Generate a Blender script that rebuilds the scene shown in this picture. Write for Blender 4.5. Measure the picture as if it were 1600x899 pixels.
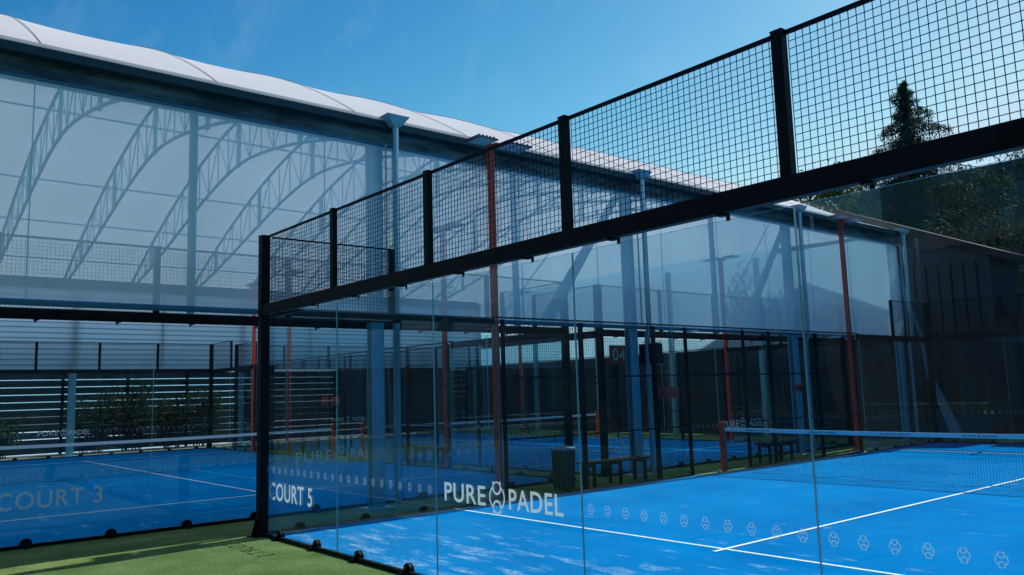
import bpy, math, random
from mathutils import Vector, Matrix, Quaternion
R = math.radians
random.seed(7)
for o in list(bpy.data.objects): bpy.data.objects.remove(o)
SC = bpy.context.scene
C = SC.collection

# ------------------------------------------------------------------ camera
cam_d = bpy.data.cameras.new('camera'); cam = bpy.data.objects.new('camera', cam_d); C.objects.link(cam)
yaw, pit, rol = -0.8750, 0.1272, -0.0297
f = Vector((math.sin(yaw)*math.cos(pit), math.cos(yaw)*math.cos(pit), math.sin(pit)))
r0 = Vector((math.cos(yaw), -math.sin(yaw), 0)); u0 = r0.cross(f)
r1 = r0*math.cos(rol)+u0*math.sin(rol); u1 = -r0*math.sin(rol)+u0*math.cos(rol)
m = Matrix((r1, u1, -f)).transposed().to_4x4(); m.translation = Vector((10.75, -4.6126, 1.7603))
cam.matrix_world = m
cam_d.sensor_width = 36; cam_d.lens = 36*1292.17/1600; cam_d.sensor_fit = 'HORIZONTAL'
cam_d.clip_start = 0.05; cam_d.clip_end = 1500
SC.camera = cam

# ------------------------------------------------------------------ sky, sun, exposure
w = bpy.data.worlds.new('World'); SC.world = w; w.use_nodes = True
nt = w.node_tree; bg = nt.nodes['Background']
sky = nt.nodes.new('ShaderNodeTexSky'); sky.sky_type = 'NISHITA'; sky.sun_disc = False
SUN = Vector((-0.10, 0.97, 1.0)).normalized()
sky.sun_elevation = math.asin(SUN.z); sky.sun_rotation = math.atan2(SUN.x, SUN.y)
sky.air_density = 1.0; sky.dust_density = 0.35; sky.ozone_density = 2.5; sky.altitude = 0
tin = nt.nodes.new('ShaderNodeMix'); tin.data_type = 'RGBA'; tin.blend_type = 'MULTIPLY'; tin.inputs[0].default_value = 1; tin.inputs[7].default_value = (0.52, 0.95, 1.18, 1)
sep = nt.nodes.new('ShaderNodeSeparateXYZ'); com = nt.nodes.new('ShaderNodeCombineXYZ')
for i_, e_ in enumerate((3.1, 1.7, 1.06)):
    pw = nt.nodes.new('ShaderNodeMath'); pw.operation = 'POWER'; pw.inputs[1].default_value = e_
    nt.links.new(sep.outputs[i_], pw.inputs[0]); nt.links.new(pw.outputs[0], com.inputs[i_])
mul = nt.nodes.new('ShaderNodeVectorMath'); mul.operation = 'MULTIPLY'; mul.inputs[1].default_value = (0.418, 0.324, 0.5755)
mn = nt.nodes.new('ShaderNodeVectorMath'); mn.operation = 'MINIMUM'; mn.inputs[1].default_value = (3.4, 4.9, 6.0)
nt.links.new(sky.outputs[0], tin.inputs[6]); nt.links.new(tin.outputs[2], sep.inputs[0]); nt.links.new(com.outputs[0], mul.inputs[0])
s2 = nt.nodes.new('ShaderNodeSeparateXYZ'); c2 = nt.nodes.new('ShaderNodeCombineXYZ'); nt.links.new(mul.outputs[0], s2.inputs[0])
g2 = nt.nodes.new('ShaderNodeMath'); g2.operation = 'MULTIPLY'; g2.inputs[1].default_value = 1.22; nt.links.new(s2.outputs[1], g2.inputs[0])
b2 = nt.nodes.new('ShaderNodeMath'); b2.operation = 'MAXIMUM'; nt.links.new(s2.outputs[2], b2.inputs[0]); nt.links.new(g2.outputs[0], b2.inputs[1])   # no yellow horizon
nt.links.new(s2.outputs[0], c2.inputs[0]); nt.links.new(s2.outputs[1], c2.inputs[1]); nt.links.new(b2.outputs[0], c2.inputs[2]); nt.links.new(c2.outputs[0], mn.inputs[0])
gco = nt.nodes.new('ShaderNodeTexCoord'); gmp = nt.nodes.new('ShaderNodeMapping'); gmp.inputs['Rotation'].default_value = (0.5, 0.35, 0.9); gmp.inputs['Scale'].default_value = (1.2, 5.5, 3.0)
gn = nt.nodes.new('ShaderNodeTexNoise'); gn.inputs['Scale'].default_value = 2.4; gn.inputs['Detail'].default_value = 9; gn.inputs['Roughness'].default_value = 0.62; gn.inputs['Distortion'].default_value = 0.5
nt.links.new(gco.outputs['Generated'], gmp.inputs[0]); nt.links.new(gmp.outputs[0], gn.inputs['Vector'])
gr_ = nt.nodes.new('ShaderNodeMapRange'); gr_.inputs[1].default_value = 0.50; gr_.inputs[2].default_value = 0.78; gr_.inputs[3].default_value = 0.0; gr_.inputs[4].default_value = 0.13
nt.links.new(gn.outputs[0], gr_.inputs[0])
cm = nt.nodes.new('ShaderNodeMix'); cm.data_type = 'RGBA'; cm.inputs[7].default_value = (3.2, 4.6, 5.6, 1)
nt.links.new(gr_.outputs[0], cm.inputs[0]); nt.links.new(mn.outputs[0], cm.inputs[6]); nt.links.new(cm.outputs[2], bg.inputs[0]); bg.inputs[1].default_value = 0.085
sl = bpy.data.lights.new('sun', 'SUN'); so = bpy.data.objects.new('sun', sl); C.objects.link(so)
sl.energy = 3.6; sl.angle = R(0.5); sl.color = (1.0, 0.95, 0.88)
so.rotation_euler = (-SUN).to_track_quat('-Z', 'Y').to_euler()
SC.view_settings.view_transform = 'Standard'; SC.view_settings.look = 'None'
SC.view_settings.exposure = 0.9; SC.view_settings.gamma = 1.0
SC.render.engine = 'CYCLES'
cy = SC.cycles
cy.max_bounces = 10; cy.transparent_max_bounces = 40; cy.transmission_bounces = 8
cy.diffuse_bounces = 4; cy.glossy_bounces = 4; cy.use_denoising = True; cy.caustics_reflective = False
cy.caustics_refractive = False; cy.sample_clamp_indirect = 4

# ------------------------------------------------------------------ materials
def mat(name, col, rough=0.5, metal=0.0, spec=0.5, noise=None, bump=None, alpha=None):
    """noise=(scale, colour2, lo, hi[, stretch])  bump=(scale, strength)"""
    M = bpy.data.materials.new(name); M.use_nodes = True; n = M.node_tree; b = n.nodes['Principled BSDF']
    b.inputs['Base Color'].default_value = (*col, 1); b.inputs['Roughness'].default_value = rough
    b.inputs['Metallic'].default_value = metal; b.inputs['Specular IOR Level'].default_value = spec
    tc = n.nodes.new('ShaderNodeTexCoord')
    if noise:
        mp = n.nodes.new('ShaderNodeMapping'); n.links.new(tc.outputs['Object'], mp.inputs[0])
        if len(noise) > 4: mp.inputs['Scale'].default_value = noise[4]
        t = n.nodes.new('ShaderNodeTexNoise'); t.inputs['Scale'].default_value = noise[0]; t.inputs['Detail'].default_value = 6
        n.links.new(mp.outputs[0], t.inputs['Vector'])
        rp = n.nodes.new('ShaderNodeValToRGB'); rp.color_ramp.elements[0].position = noise[2]; rp.color_ramp.elements[1].position = noise[3]
        rp.color_ramp.elements[0].color = (*col, 1); rp.color_ramp.elements[1].color = (*noise[1], 1)
        n.links.new(t.outputs[0], rp.inputs[0]); n.links.new(rp.outputs[0], b.inputs['Base Color'])
    if bump:
        t2 = n.nodes.new('ShaderNodeTexNoise'); t2.inputs['Scale'].default_value = bump[0]; t2.inputs['Detail'].default_value = 4
        n.links.new(tc.outputs['Object'], t2.inputs['Vector'])
        bp = n.nodes.new('ShaderNodeBump'); bp.inputs['Strength'].default_value = bump[1]; bp.inputs['Distance'].default_value = 0.02
        n.links.new(t2.outputs[0], bp.inputs['Height']); n.links.new(bp.outputs[0], b.inputs['Normal'])
    return M

def turf_mat():
    M = bpy.data.materials.new('green_turf'); M.use_nodes = True; n = M.node_tree; b = n.nodes['Principled BSDF']
    b.inputs['Roughness'].default_value = 0.85; b.inputs['Specular IOR Level'].default_value = 0.15
    tc = n.nodes.new('ShaderNodeTexCoord')
    def noise(s, d=5, rgh=0.6):
        t = n.nodes.new('ShaderNodeTexNoise'); t.inputs['Scale'].default_value = s; t.inputs['Detail'].default_value = d
        t.inputs['Roughness'].default_value = rgh; n.links.new(tc.outputs['Object'], t.inputs['Vector']); return t
    a = noise(38, 5, 0.85); c = noise(1.3)
    rp = n.nodes.new('ShaderNodeValToRGB'); e = rp.color_ramp.elements
    e[0].position = 0.30; e[0].color = (0.020, 0.062, 0.016, 1); e[1].position = 0.70; e[1].color = (0.46, 0.60, 0.19, 1)
    n.links.new(a.outputs[0], rp.inputs[0])
    r2 = n.nodes.new('ShaderNodeValToRGB'); e = r2.color_ramp.elements
    e[0].position = 0.35; e[0].color = (0.52, 0.66, 0.45, 1); e[1].position = 0.7; e[1].color = (1.05, 1.05, 1.1, 1)
    n.links.new(c.outputs[0], r2.inputs[0])
    mx = n.nodes.new('ShaderNodeMix'); mx.data_type = 'RGBA'; mx.blend_type = 'MULTIPLY'; mx.inputs[0].default_value = 1
    n.links.new(rp.outputs[0], mx.inputs[6]); n.links.new(r2.outputs[0], mx.inputs[7]); n.links.new(mx.outputs[2], b.inputs['Base Color'])
    bp = n.nodes.new('ShaderNodeBump'); bp.inputs['Strength'].default_value = 1.0; bp.inputs['Distance'].default_value = 0.05
    n.links.new(a.outputs[0], bp.inputs['Height']); n.links.new(bp.outputs[0], b.inputs['Normal'])
    return M

def court_mat(name, sand):
    """blue court turf; sand brushed into streaks"""
    M = bpy.data.materials.new(name); M.use_nodes = True; n = M.node_tree; b = n.nodes['Principled BSDF']
    b.inputs['Roughness'].default_value = 0.9; b.inputs['Specular IOR Level'].default_value = 0.0
    tc = n.nodes.new('ShaderNodeTexCoord')
    def noise(s, sc=(1, 1, 1), d=5, rgh=0.6):
        mp = n.nodes.new('ShaderNodeMapping'); mp.inputs['Scale'].default_value = sc; n.links.new(tc.outputs['Object'], mp.inputs[0])
        t = n.nodes.new('ShaderNodeTexNoise'); t.inputs['Scale'].default_value = s; t.inputs['Detail'].default_value = d
        t.inputs['Roughness'].default_value = rgh; n.links.new(mp.outputs[0], t.inputs['Vector']); return t
    def ramp(t, p0, c0, p1, c1):
        rp = n.nodes.new('ShaderNodeValToRGB'); e = rp.color_ramp.elements
        e[0].position = p0; e[0].color = (*c0, 1); e[1].position = p1; e[1].color = (*c1, 1); n.links.new(t.outputs[0], rp.inputs[0]); return rp
    base = ramp(noise(0.5, (1, 1, 1), 6), 0.3, (0.0, 0.150, 0.43), 0.75, (0.0, 0.225, 0.56))
    grain = ramp(noise(60, (1, 1, 1), 3, 0.8), 0.3, (0.75, 0.78, 0.8), 0.72, (1.2, 1.15, 1.1))
    mx = n.nodes.new('ShaderNodeMix'); mx.data_type = 'RGBA'; mx.blend_type = 'MULTIPLY'; mx.inputs[0].default_value = 1
    n.links.new(base.outputs[0], mx.inputs[6]); n.links.new(grain.outputs[0], mx.inputs[7])
    sx = n.nodes.new('ShaderNodeSeparateXYZ'); n.links.new(tc.outputs['Object'], sx.inputs[0])      # sand gathers by the end line
    my = n.nodes.new('ShaderNodeMapRange'); my.inputs[1].default_value = 0.2; my.inputs[2].default_value = 3.4; my.inputs[3].default_value = 0.115; my.inputs[4].default_value = 0.0
    n.links.new(sx.outputs[1], my.inputs[0]); nz_ = noise(1.1, (1.0, 3.4, 1), 9, 0.72)
    ad = n.nodes.new('ShaderNodeMath'); ad.operation = 'ADD'; n.links.new(nz_.outputs[0], ad.inputs[0]); n.links.new(my.outputs[0], ad.inputs[1])
    st = ramp(ad, sand, (0, 0, 0), sand+0.12, (1, 1, 1))
    gr = ramp(noise(28, (1, 1, 1), 4, 0.8), 0.40, (0.15, 0.15, 0.15), 0.60, (1, 1, 1))
    mm = n.nodes.new('ShaderNodeMath'); mm.operation = 'MULTIPLY'; n.links.new(st.outputs[0], mm.inputs[0]); n.links.new(gr.outputs[0], mm.inputs[1])
    mm2 = n.nodes.new('ShaderNodeMath'); mm2.operation = 'MULTIPLY'; mm2.inputs[1].default_value = 0.75; n.links.new(mm.outputs[0], mm2.inputs[0])
    m2 = n.nodes.new('ShaderNodeMix'); m2.data_type = 'RGBA'; m2.inputs[7].default_value = (0.40, 0.56, 0.66, 1)
    n.links.new(mm2.outputs[0], m2.inputs[0]); n.links.new(mx.outputs[2], m2.inputs[6]); n.links.new(m2.outputs[2], b.inputs['Base Color'])
    bp = n.nodes.new('ShaderNodeBump'); bp.inputs['Strength'].default_value = 0.4; bp.inputs['Distance'].default_value = 0.01
    n.links.new(grain.outputs[0], bp.inputs['Height']); n.links.new(bp.outputs[0], b.inputs['Normal'])
    return M

def glass_mat(name, tint):
    M = bpy.data.materials.new(name); M.use_nodes = True; n = M.node_tree; n.nodes.remove(n.nodes['Principled BSDF'])
    out = n.nodes['Material Output']; fr = n.nodes.new('ShaderNodeFresnel'); 
    ge = n.nodes.new('ShaderNodeNewGeometry'); mr = n.nodes.new('ShaderNodeMapRange'); mr.inputs[3].default_value = 1.42; mr.inputs[4].default_value = 1/1.42
    n.links.new(ge.outputs['Backfacing'], mr.inputs[0]); n.links.new(mr.outputs[0], fr.inputs[0])   # same reflection from either side of a pane
    tr = n.nodes.new('ShaderNodeBsdfTransparent'); tr.inputs[0].default_value = (*tint, 1)
    gl = n.nodes.new('ShaderNodeBsdfGlossy'); gl.inputs['Roughness'].default_value = 0.0; gl.inputs[0].default_value = (0.9, 0.97, 1, 1)
    mx = n.nodes.new('ShaderNodeMixShader'); n.links.new(fr.outputs[0], mx.inputs[0]); n.links.new(tr.outputs[0], mx.inputs[1])
    n.links.new(gl.outputs[0], mx.inputs[2])
    tc = n.nodes.new('ShaderNodeTexCoord'); mp = n.nodes.new('ShaderNodeMapping'); mp.inputs['Scale'].default_value = (1.6, 1, 0.7); n.links.new(tc.outputs['Object'], mp.inputs[0])
    t = n.nodes.new('ShaderNodeTexNoise'); t.inputs['Scale'].default_value = 2.2; t.inputs['Detail'].default_value = 9; t.inputs['Roughness'].default_value = 0.75; n.links.new(mp.outputs[0], t.inputs['Vector'])
    m2 = n.nodes.new('ShaderNodeMapRange'); m2.inputs[1].default_value = 0.45; m2.inputs[2].default_value = 0.8; m2.inputs[3].default_value = 0.0; m2.inputs[4].default_value = 0.045; n.links.new(t.outputs[0], m2.inputs[0])
    df = n.nodes.new('ShaderNodeBsdfDiffuse'); df.inputs[0].default_value = (0.5, 0.6, 0.65, 1); m3 = n.nodes.new('ShaderNodeMixShader')   # dust film and smears
    n.links.new(m2.outputs[0], m3.inputs[0]); n.links.new(mx.outputs[0], m3.inputs[1]); n.links.new(df.outputs[0], m3.inputs[2]); n.links.new(m3.outputs[0], out.inputs[0]); return M

def film_mat(name, clear, col, tint, trans=0.5, ribs=None):
    """see-through or milky plastic sheet: clear = part that lets light straight through"""
    M = bpy.data.materials.new(name); M.use_nodes = True; n = M.node_tree; n.nodes.remove(n.nodes['Principled BSDF'])
    out = n.nodes['Material Output']
    tr = n.nodes.new('ShaderNodeBsdfTransparent'); tr.inputs[0].default_value = (*tint, 1)
    df = n.nodes.new('ShaderNodeBsdfDiffuse'); df.inputs[0].default_value = (*col, 1)
    tl = n.nodes.new('ShaderNodeBsdfTranslucent'); tl.inputs[0].default_value = (*col, 1)
    gl = n.nodes.new('ShaderNodeBsdfGlossy'); gl.inputs['Roughness'].default_value = 0.18
    m1 = n.nodes.new('ShaderNodeMixShader'); m1.inputs[0].default_value = trans; n.links.new(df.outputs[0], m1.inputs[1]); n.links.new(tl.outputs[0], m1.inputs[2])
    m2 = n.nodes.new('ShaderNodeMixShader'); m2.inputs[0].default_value = 0.06; n.links.new(m1.outputs[0], m2.inputs[1]); n.links.new(gl.outputs[0], m2.inputs[2])
    m3 = n.nodes.new('ShaderNodeMixShader'); m3.inputs[0].default_value = 1-clear; n.links.new(tr.outputs[0], m3.inputs[1]); n.links.new(m2.outputs[0], m3.inputs[2])
    tc = n.nodes.new('ShaderNodeTexCoord')
    if ribs:
        wv = n.nodes.new('ShaderNodeTexWave'); wv.bands_direction = 'Z'; wv.inputs['Scale'].default_value = ribs
        n.links.new(tc.outputs['Object'], wv.inputs[0])
        rp = n.nodes.new('ShaderNodeValToRGB'); rp.color_ramp.elements[0].position = 0.0; rp.color_ramp.elements[1].position = 0.25
        rp.color_ramp.elements[0].color = (col[0]*0.45, col[1]*0.45, col[2]*0.5, 1); rp.color_ramp.elements[1].color = (*col, 1)
        n.links.new(wv.outputs[0], rp.inputs[0]); n.links.new(rp.outputs[0], df.inputs[0]); n.links.new(rp.outputs[0], tl.inputs[0])
    else:   # faint wrinkles and dirt make the sheet a little uneven
        t = n.nodes.new('ShaderNodeTexNoise'); t.inputs['Scale'].default_value = 0.55; t.inputs['Detail'].default_value = 5
        mp = n.nodes.new('ShaderNodeMapping'); mp.inputs['Scale'].default_value = (1, 0.6, 1.5); n.links.new(tc.outputs['Object'], mp.inputs[0]); n.links.new(mp.outputs[0], t.inputs['Vector'])
        mr = n.nodes.new('ShaderNodeMapRange'); mr.inputs[1].default_value = 0.3; mr.inputs[2].default_value = 0.7
        mr.inputs[3].default_value = max(0, 1-clear-0.05); mr.inputs[4].default_value = min(1, 1-clear+0.05)
        n.links.new(t.outputs[0], mr.inputs[0]); n.links.new(mr.outputs[0], m3.inputs[0])
    n.links.new(m3.outputs[0], out.inputs[0]); return M

def leaf_mat(name, c1, c2):
    M = bpy.data.materials.new(name); M.use_nodes = True; n = M.node_tree; b = n.nodes['Principled BSDF']; out = n.nodes['Material Output']
    oi = n.nodes.new('ShaderNodeTexCoord'); t = n.nodes.new('ShaderNodeTexNoise'); t.inputs['Scale'].default_value = 2.5; t.inputs['Detail'].default_value = 5
    n.links.new(oi.outputs['Object'], t.inputs['Vector'])
    rp = n.nodes.new('ShaderNodeValToRGB'); rp.color_ramp.elements[0].position = 0.35; rp.color_ramp.elements[1].position = 0.68
    rp.color_ramp.elements[0].color = (*c1, 1); rp.color_ramp.elements[1].color = (*c2, 1); n.links.new(t.outputs[0], rp.inputs[0])
    n.links.new(rp.outputs[0], b.inputs['Base Color']); b.inputs['Roughness'].default_value = 0.75; b.inputs['Specular IOR Level'].default_value = 0.12
    tl = n.nodes.new('ShaderNodeBsdfTranslucent'); n.links.new(rp.outputs[0], tl.inputs[0])
    mx = n.nodes.new('ShaderNodeMixShader'); mx.inputs[0].default_value = 0.3
    n.links.new(b.outputs[0], mx.inputs[1]); n.links.new(tl.outputs[0], mx.inputs[2]); n.links.new(mx.outputs[0], out.inputs[0]); return M

def vinyl_mat(name, col, op=0.9):
    M = bpy.data.materials.new(name); M.use_nodes = True; n = M.node_tree; n.nodes.remove(n.nodes['Principled BSDF']); out = n.nodes['Material Output']
    df = n.nodes.new('ShaderNodeBsdfDiffuse'); df.inputs[0].default_value = (*col, 1); tl = n.nodes.new('ShaderNodeBsdfTranslucent'); tl.inputs[0].default_value = (*col, 1)
    mx = n.nodes.new('ShaderNodeMixShader'); mx.inputs[0].default_value = 0.35; n.links.new(df.outputs[0], mx.inputs[1]); n.links.new(tl.outputs[0], mx.inputs[2])
    tr = n.nodes.new('ShaderNodeBsdfTransparent'); m2 = n.nodes.new('ShaderNodeMixShader'); m2.inputs[0].default_value = op
    n.links.new(tr.outputs[0], m2.inputs[1]); n.links.new(mx.outputs[0], m2.inputs[2]); n.links.new(m2.outputs[0], out.inputs[0]); return M

BLK = mat('black_powder_coat', (0.005, 0.006, 0.008), 0.5, 0, 0.15, noise=(6, (0.010, 0.011, 0.013), 0.4, 0.7))
WIRE = mat('black_wire', (0.006, 0.009, 0.014), 0.5, 0, 0.2)
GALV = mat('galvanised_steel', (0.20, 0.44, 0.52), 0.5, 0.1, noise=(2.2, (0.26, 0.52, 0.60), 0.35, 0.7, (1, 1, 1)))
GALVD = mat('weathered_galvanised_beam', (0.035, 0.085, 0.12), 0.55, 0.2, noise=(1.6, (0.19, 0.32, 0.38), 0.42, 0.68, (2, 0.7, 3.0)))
PIPE = mat('zinc_downpipe', (0.38, 0.50, 0.56), 0.3, 0.6, noise=(3, (0.50, 0.60, 0.66), 0.4, 0.7))
RED = mat('red_paint', (0.85, 0.065, 0.03), 0.45)
WHITE = mat('white_line_paint', (0.72, 0.80, 0.84), 0.8, noise=(30, (0.5, 0.66, 0.78), 0.5, 0.8))
TAPE = mat('white_net_tape', (0.80, 0.86, 0.90), 0.7)
TXT = vinyl_mat('white_vinyl_lettering', (0.78, 0.84, 0.84))
TXTE = vinyl_mat('faint_vinyl_emblem', (0.62, 0.70, 0.70), 0.55)
TXTD = mat('dark_print', (0.05, 0.07, 0.09), 0.7)
GLASS = glass_mat('toughened_glass', (0.84, 0.93, 0.955))
EDGE = mat('polished_glass_edge', (0.30, 0.56, 0.60), 0.15, 0, 0.8)
TURF = turf_mat()
GUT = mat('dark_gutter', (0.02, 0.055, 0.07), 0.5, 0.3)
BLUE5 = court_mat('blue_court_turf_sandy', 0.60); BLUE3 = court_mat('blue_court_turf', 0.70)
PVC = film_mat('clear_pvc_curtain', 0.28, (0.72, 0.93, 1.0), (0.72, 0.90, 0.97), 0.45)
MILKY = film_mat('milky_pvc_curtain', 0.12, (0.78, 0.90, 0.96), (0.8, 0.95, 1), 0.75, ribs=1.65)
ENDPVC = film_mat('grey_pvc_sheet', 0.05, (0.75, 0.85, 0.90), (0.8, 0.95, 1), 0.7)
ROOFM = film_mat('white_roof_membrane', 0.0, (0.86, 0.86, 0.88), (1, 1, 1), 0.48)
DARKF = mat('dark_screen', (0.010, 0.013, 0.015), 0.8, noise=(1.2, (0.018, 0.022, 0.025), 0.4, 0.7))
SLAT = mat('dark_grey_slat', (0.040, 0.052, 0.056), 0.7, noise=(3, (0.06, 0.075, 0.08), 0.4, 0.7, (1, 0.2, 6)))
SOIL = mat('soil_bed', (0.16, 0.12, 0.09), 0.95, noise=(12, (0.42, 0.34, 0.28), 0.45, 0.7), bump=(20, 0.8))
ASPH = mat('asphalt', (0.05, 0.052, 0.055), 0.9, noise=(1.5, (0.07, 0.07, 0.07), 0.4, 0.7))
PALE = mat('pale_concrete', (0.62, 0.64, 0.68), 0.9, noise=(1.5, (0.70, 0.72, 0.75), 0.4, 0.7))

# ------------------------------------------------------------------ mesh builder
class MB:
    def __init__(s): s.v = []; s.f = []; s.m = []
    def add(s, vs, fs, mi=0):
        k = len(s.v); s.v += [tuple(a) for a in vs]; s.f += [tuple(i+k for i in q) for q in fs]; s.m += [mi]*len(fs); return s
    def box(s, x0, x1, y0, y1, z0, z1, mi=0):
        return s.add([(x0,y0,z0),(x1,y0,z0),(x1,y1,z0),(x0,y1,z0),(x0,y0,z1),(x1,y0,z1),(x1,y1,z1),(x0,y1,z1)],
              [(0,3,2,1),(4,5,6,7),(0,1,5,4),(1,2,6,5),(2,3,7,6),(3,0,4,7)], mi)
    def tube(s, p, q, r, n=10, r2=None, cap=True, mi=0):
        p = Vector(p); q = Vector(q); d = (q-p).normalized(); a = d.orthogonal().normalized(); b = d.cross(a); r2 = r if r2 is None else r2
        if n == 4:  # axis aligned square bars
            up = Vector((0, 0, 1)) if abs(d.z) < 0.9 else Vector((1, 0, 0)); a = (up - d*up.dot(d)).normalized(); b = d.cross(a); a, b = (a+b).normalized(), (a-b).normalized()
        vs = []
        for c, rr in ((p, r), (q, r2)):
            for i in range(n):
                t = 2*math.pi*i/n; vs.append(c+a*(rr*math.cos(t))+b*(rr*math.sin(t)))
        fs = [(i, (i+1) % n, n+(i+1) % n, n+i) for i in range(n)]
        if cap: fs += [tuple(range(n-1, -1, -1)), tuple(range(n, 2*n))]
        return s.add(vs, fs, mi)
    def path(s, pts, r, n=8):
        for a, b in zip(pts, pts[1:]): s.tube(a, b, r, n)
        return s
    def prism(s, poly, axis, a0, a1, mi=0):
        """poly: 2D points; axis 'x','y','z' extrude a0..a1"""
        def P(u, v, t): return {'x': (t, u, v), 'y': (u, t, v), 'z': (u, v, t)}[axis]
        n = len(poly); vs = [P(u, v, a0) for u, v in poly]+[P(u, v, a1) for u, v in poly]
        fs = [(i, (i+1) % n, n+(i+1) % n, n+i) for i in range(n)]+[tuple(range(n-1, -1, -1)), tuple(range(n, 2*n))]
        return s.add(vs, fs, mi)
    def build(s, name, mats, parent=None, smooth=False):
        me = bpy.data.meshes.new(name); me.from_pydata(s.v, [], s.f)
        for mm in (mats if isinstance(mats, (list, tuple)) else [mats]): me.materials.append(mm)
        if any(s.m): me.polygons.foreach_set('material_index', s.m)
        if smooth: me.polygons.foreach_set('use_smooth', [True]*len(me.polygons))
        me.update(); o = bpy.data.objects.new(name, me); C.objects.link(o)
        if parent: o.parent = parent
        return o
def tag(o, label=None, cat=None, group=None, kind=None):
    if label: o['label'] = label
    if cat: o['category'] = cat
    if group: o['group'] = group
    if kind: o['kind'] = kind
    return o
def empty(name, loc=(0,0,0), rz=0, label=None, cat=None, group=None):
    o = bpy.data.objects.new(name, None); C.objects.link(o); o.location = loc; o.rotation_euler = (0,0,rz); o.empty_display_size = 0.2
    return tag(o, label, cat, group)
def copy_tree(o, parent=None):
    c = o.copy(); C.objects.link(c)
    if parent: c.parent = parent
    for ch in list(o.children): copy_tree(ch, c)
    return c

# ------------------------------------------------------------------ lettering and the emblem
def stroke(mb, pts, wd, y0, y1):
    """a flat ribbon along pts in the local XZ plane"""
    n = len(pts); L = []; Rr = []
    for i in range(n):
        a = Vector(pts[max(i-1, 0)]); b = Vector(pts[min(i+1, n-1)]); d = (b-a).normalized(); nn = Vector((-d.y, d.x))*wd/2; p = Vector(pts[i])
        L.append(p+nn); Rr.append(p-nn)
    vs = [(q.x, y0, q.y) for q in L]+[(q.x, y0, q.y) for q in Rr]
    mb.add(vs, [(i, n+i, n+i+1, i+1) for i in range(n-1)])
def arc(cx, cz, r, a0, a1, n=14): return [(cx+r*math.cos(R(a0+(a1-a0)*i/n)), cz+r*math.sin(R(a0+(a1-a0)*i/n))) for i in range(n+1)]
def emblem(mb, cx, cz, s, y, wd):
    """ring with a small cup and two prongs above and below"""
    stroke(mb, arc(cx, cz, s, -58, 58), wd, y, y); stroke(mb, arc(cx, cz, s, 122, 238), wd, y, y)
    for k in (1, -1):
        stroke(mb, arc(cx, cz+k*s*0.80, s*0.50, 0, -180*k if k == 1 else 180), wd*1.15, y-0.0004, y)
        for q in (1, -1): stroke(mb, [(cx+q*s*0.50, cz+k*s*0.80), (cx+q*s*0.46, cz+k*s*1.35)], wd, y-0.0008, y)
        if k == 1: stroke(mb, arc(cx, cz+k*s*0.80, s*0.50, 0, 180), wd*0.7, y-0.0002, y)
        else: stroke(mb, arc(cx, cz+k*s*0.80, s*0.50, 0, -180), wd*0.7, y-0.0002, y)
_tc = {}
def text_geo(txt, offset=0.0):
    if (txt, offset) in _tc: return _tc[(txt, offset)]
    cu = bpy.data.curves.new('t', 'FONT'); cu.body = txt; cu.size = 1; cu.offset = offset; cu.space_character = 1.08; cu.resolution_u = 4
    o = bpy.data.objects.new('t', cu); C.objects.link(o); bpy.context.view_layer.update()
    me = bpy.data.meshes.new_from_object(o.evaluated_get(bpy.context.evaluated_depsgraph_get()))
    vs = [(v.co.x, v.co.y) for v in me.vertices]; fs = [tuple(p.vertices) for p in me.polygons]
    x0 = min(a for a, b in vs); x1 = max(a for a, b in vs); y0 = min(b for a, b in vs); y1 = max(b for a, b in vs)
    vs = [((a-x0)/(x1-x0), (b-y0)/(y1-y0)) for a, b in vs]
    bpy.data.objects.remove(o); bpy.data.curves.remove(cu); bpy.data.meshes.remove(me)
    _tc[(txt, offset)] = (vs, fs); return vs, fs
def put_text(mb, txt, x0, x1, z0, z1, y, offset=0.012, mi=0):
    vs, fs = text_geo(txt, offset); mb.add([(x0+a*(x1-x0), y, z0+b*(z1-z0)) for a, b in vs], fs, mi)
def logo(mb, cx, cz, wd, y):
    """word, emblem, word"""
    h = wd*0.105; put_text(mb, 'PURE', cx-wd/2, cx-wd*0.115, cz-h/2, cz+h/2, y); put_text(mb, 'PADEL', cx+wd*0.085, cx+wd/2, cz-h/2, cz+h/2, y)
    emblem(mb, cx-wd*0.015, cz, wd*0.062, y, wd*0.0105)

# ------------------------------------------------------------------ wall pieces (local frame: x along, z up, -y = outside)
def wires(mb, x0, x1, z0, z1, y=0.0, p=0.05, r=0.0022):
    nx = max(1, round((x1-x0)/p)); nz = max(1, round((z1-z0)/p))
    for i in range(nx+1):
        x = x0+(x1-x0)*i/nx; mb.tube((x, y, z0), (x, y, z1), r*1.3, 4, cap=False)
    for i in range(nz+1):
        z = z0+(z1-z0)*i/nz; mb.tube((x0, y+0.005, z), (x1, y+0.005, z), r*1.3, 4, cap=False)
def clamp(parent, x, flip=1):
    mb = MB()
    dome = [(x-0.07, 0.0)]+[(x+0.07*math.cos(R(t)), 0.05+0.065*math.sin(R(t))) for t in range(180, -1, -15)]+[(x+0.07, 0.0)]
    for y0, y1 in ((-0.026, -0.007), (0.007, 0.018)): mb.prism(dome, 'y', y0, y1)
    mb.box(x-0.045, x+0.045, -0.12, -0.027, 0.0, 0.012)
    mb.prism([(-0.11, 0.013), (-0.027, 0.013), (-0.027, 0.09)], 'x', x-0.01, x+0.01)
    for dx in (-0.03, 0.03): mb.tube((x+dx, -0.09, 0.012), (x+dx, -0.09, 0.028), 0.010, 6)
    mb.build('foot_clamp', BLK, parent)
EMB = None
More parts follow.
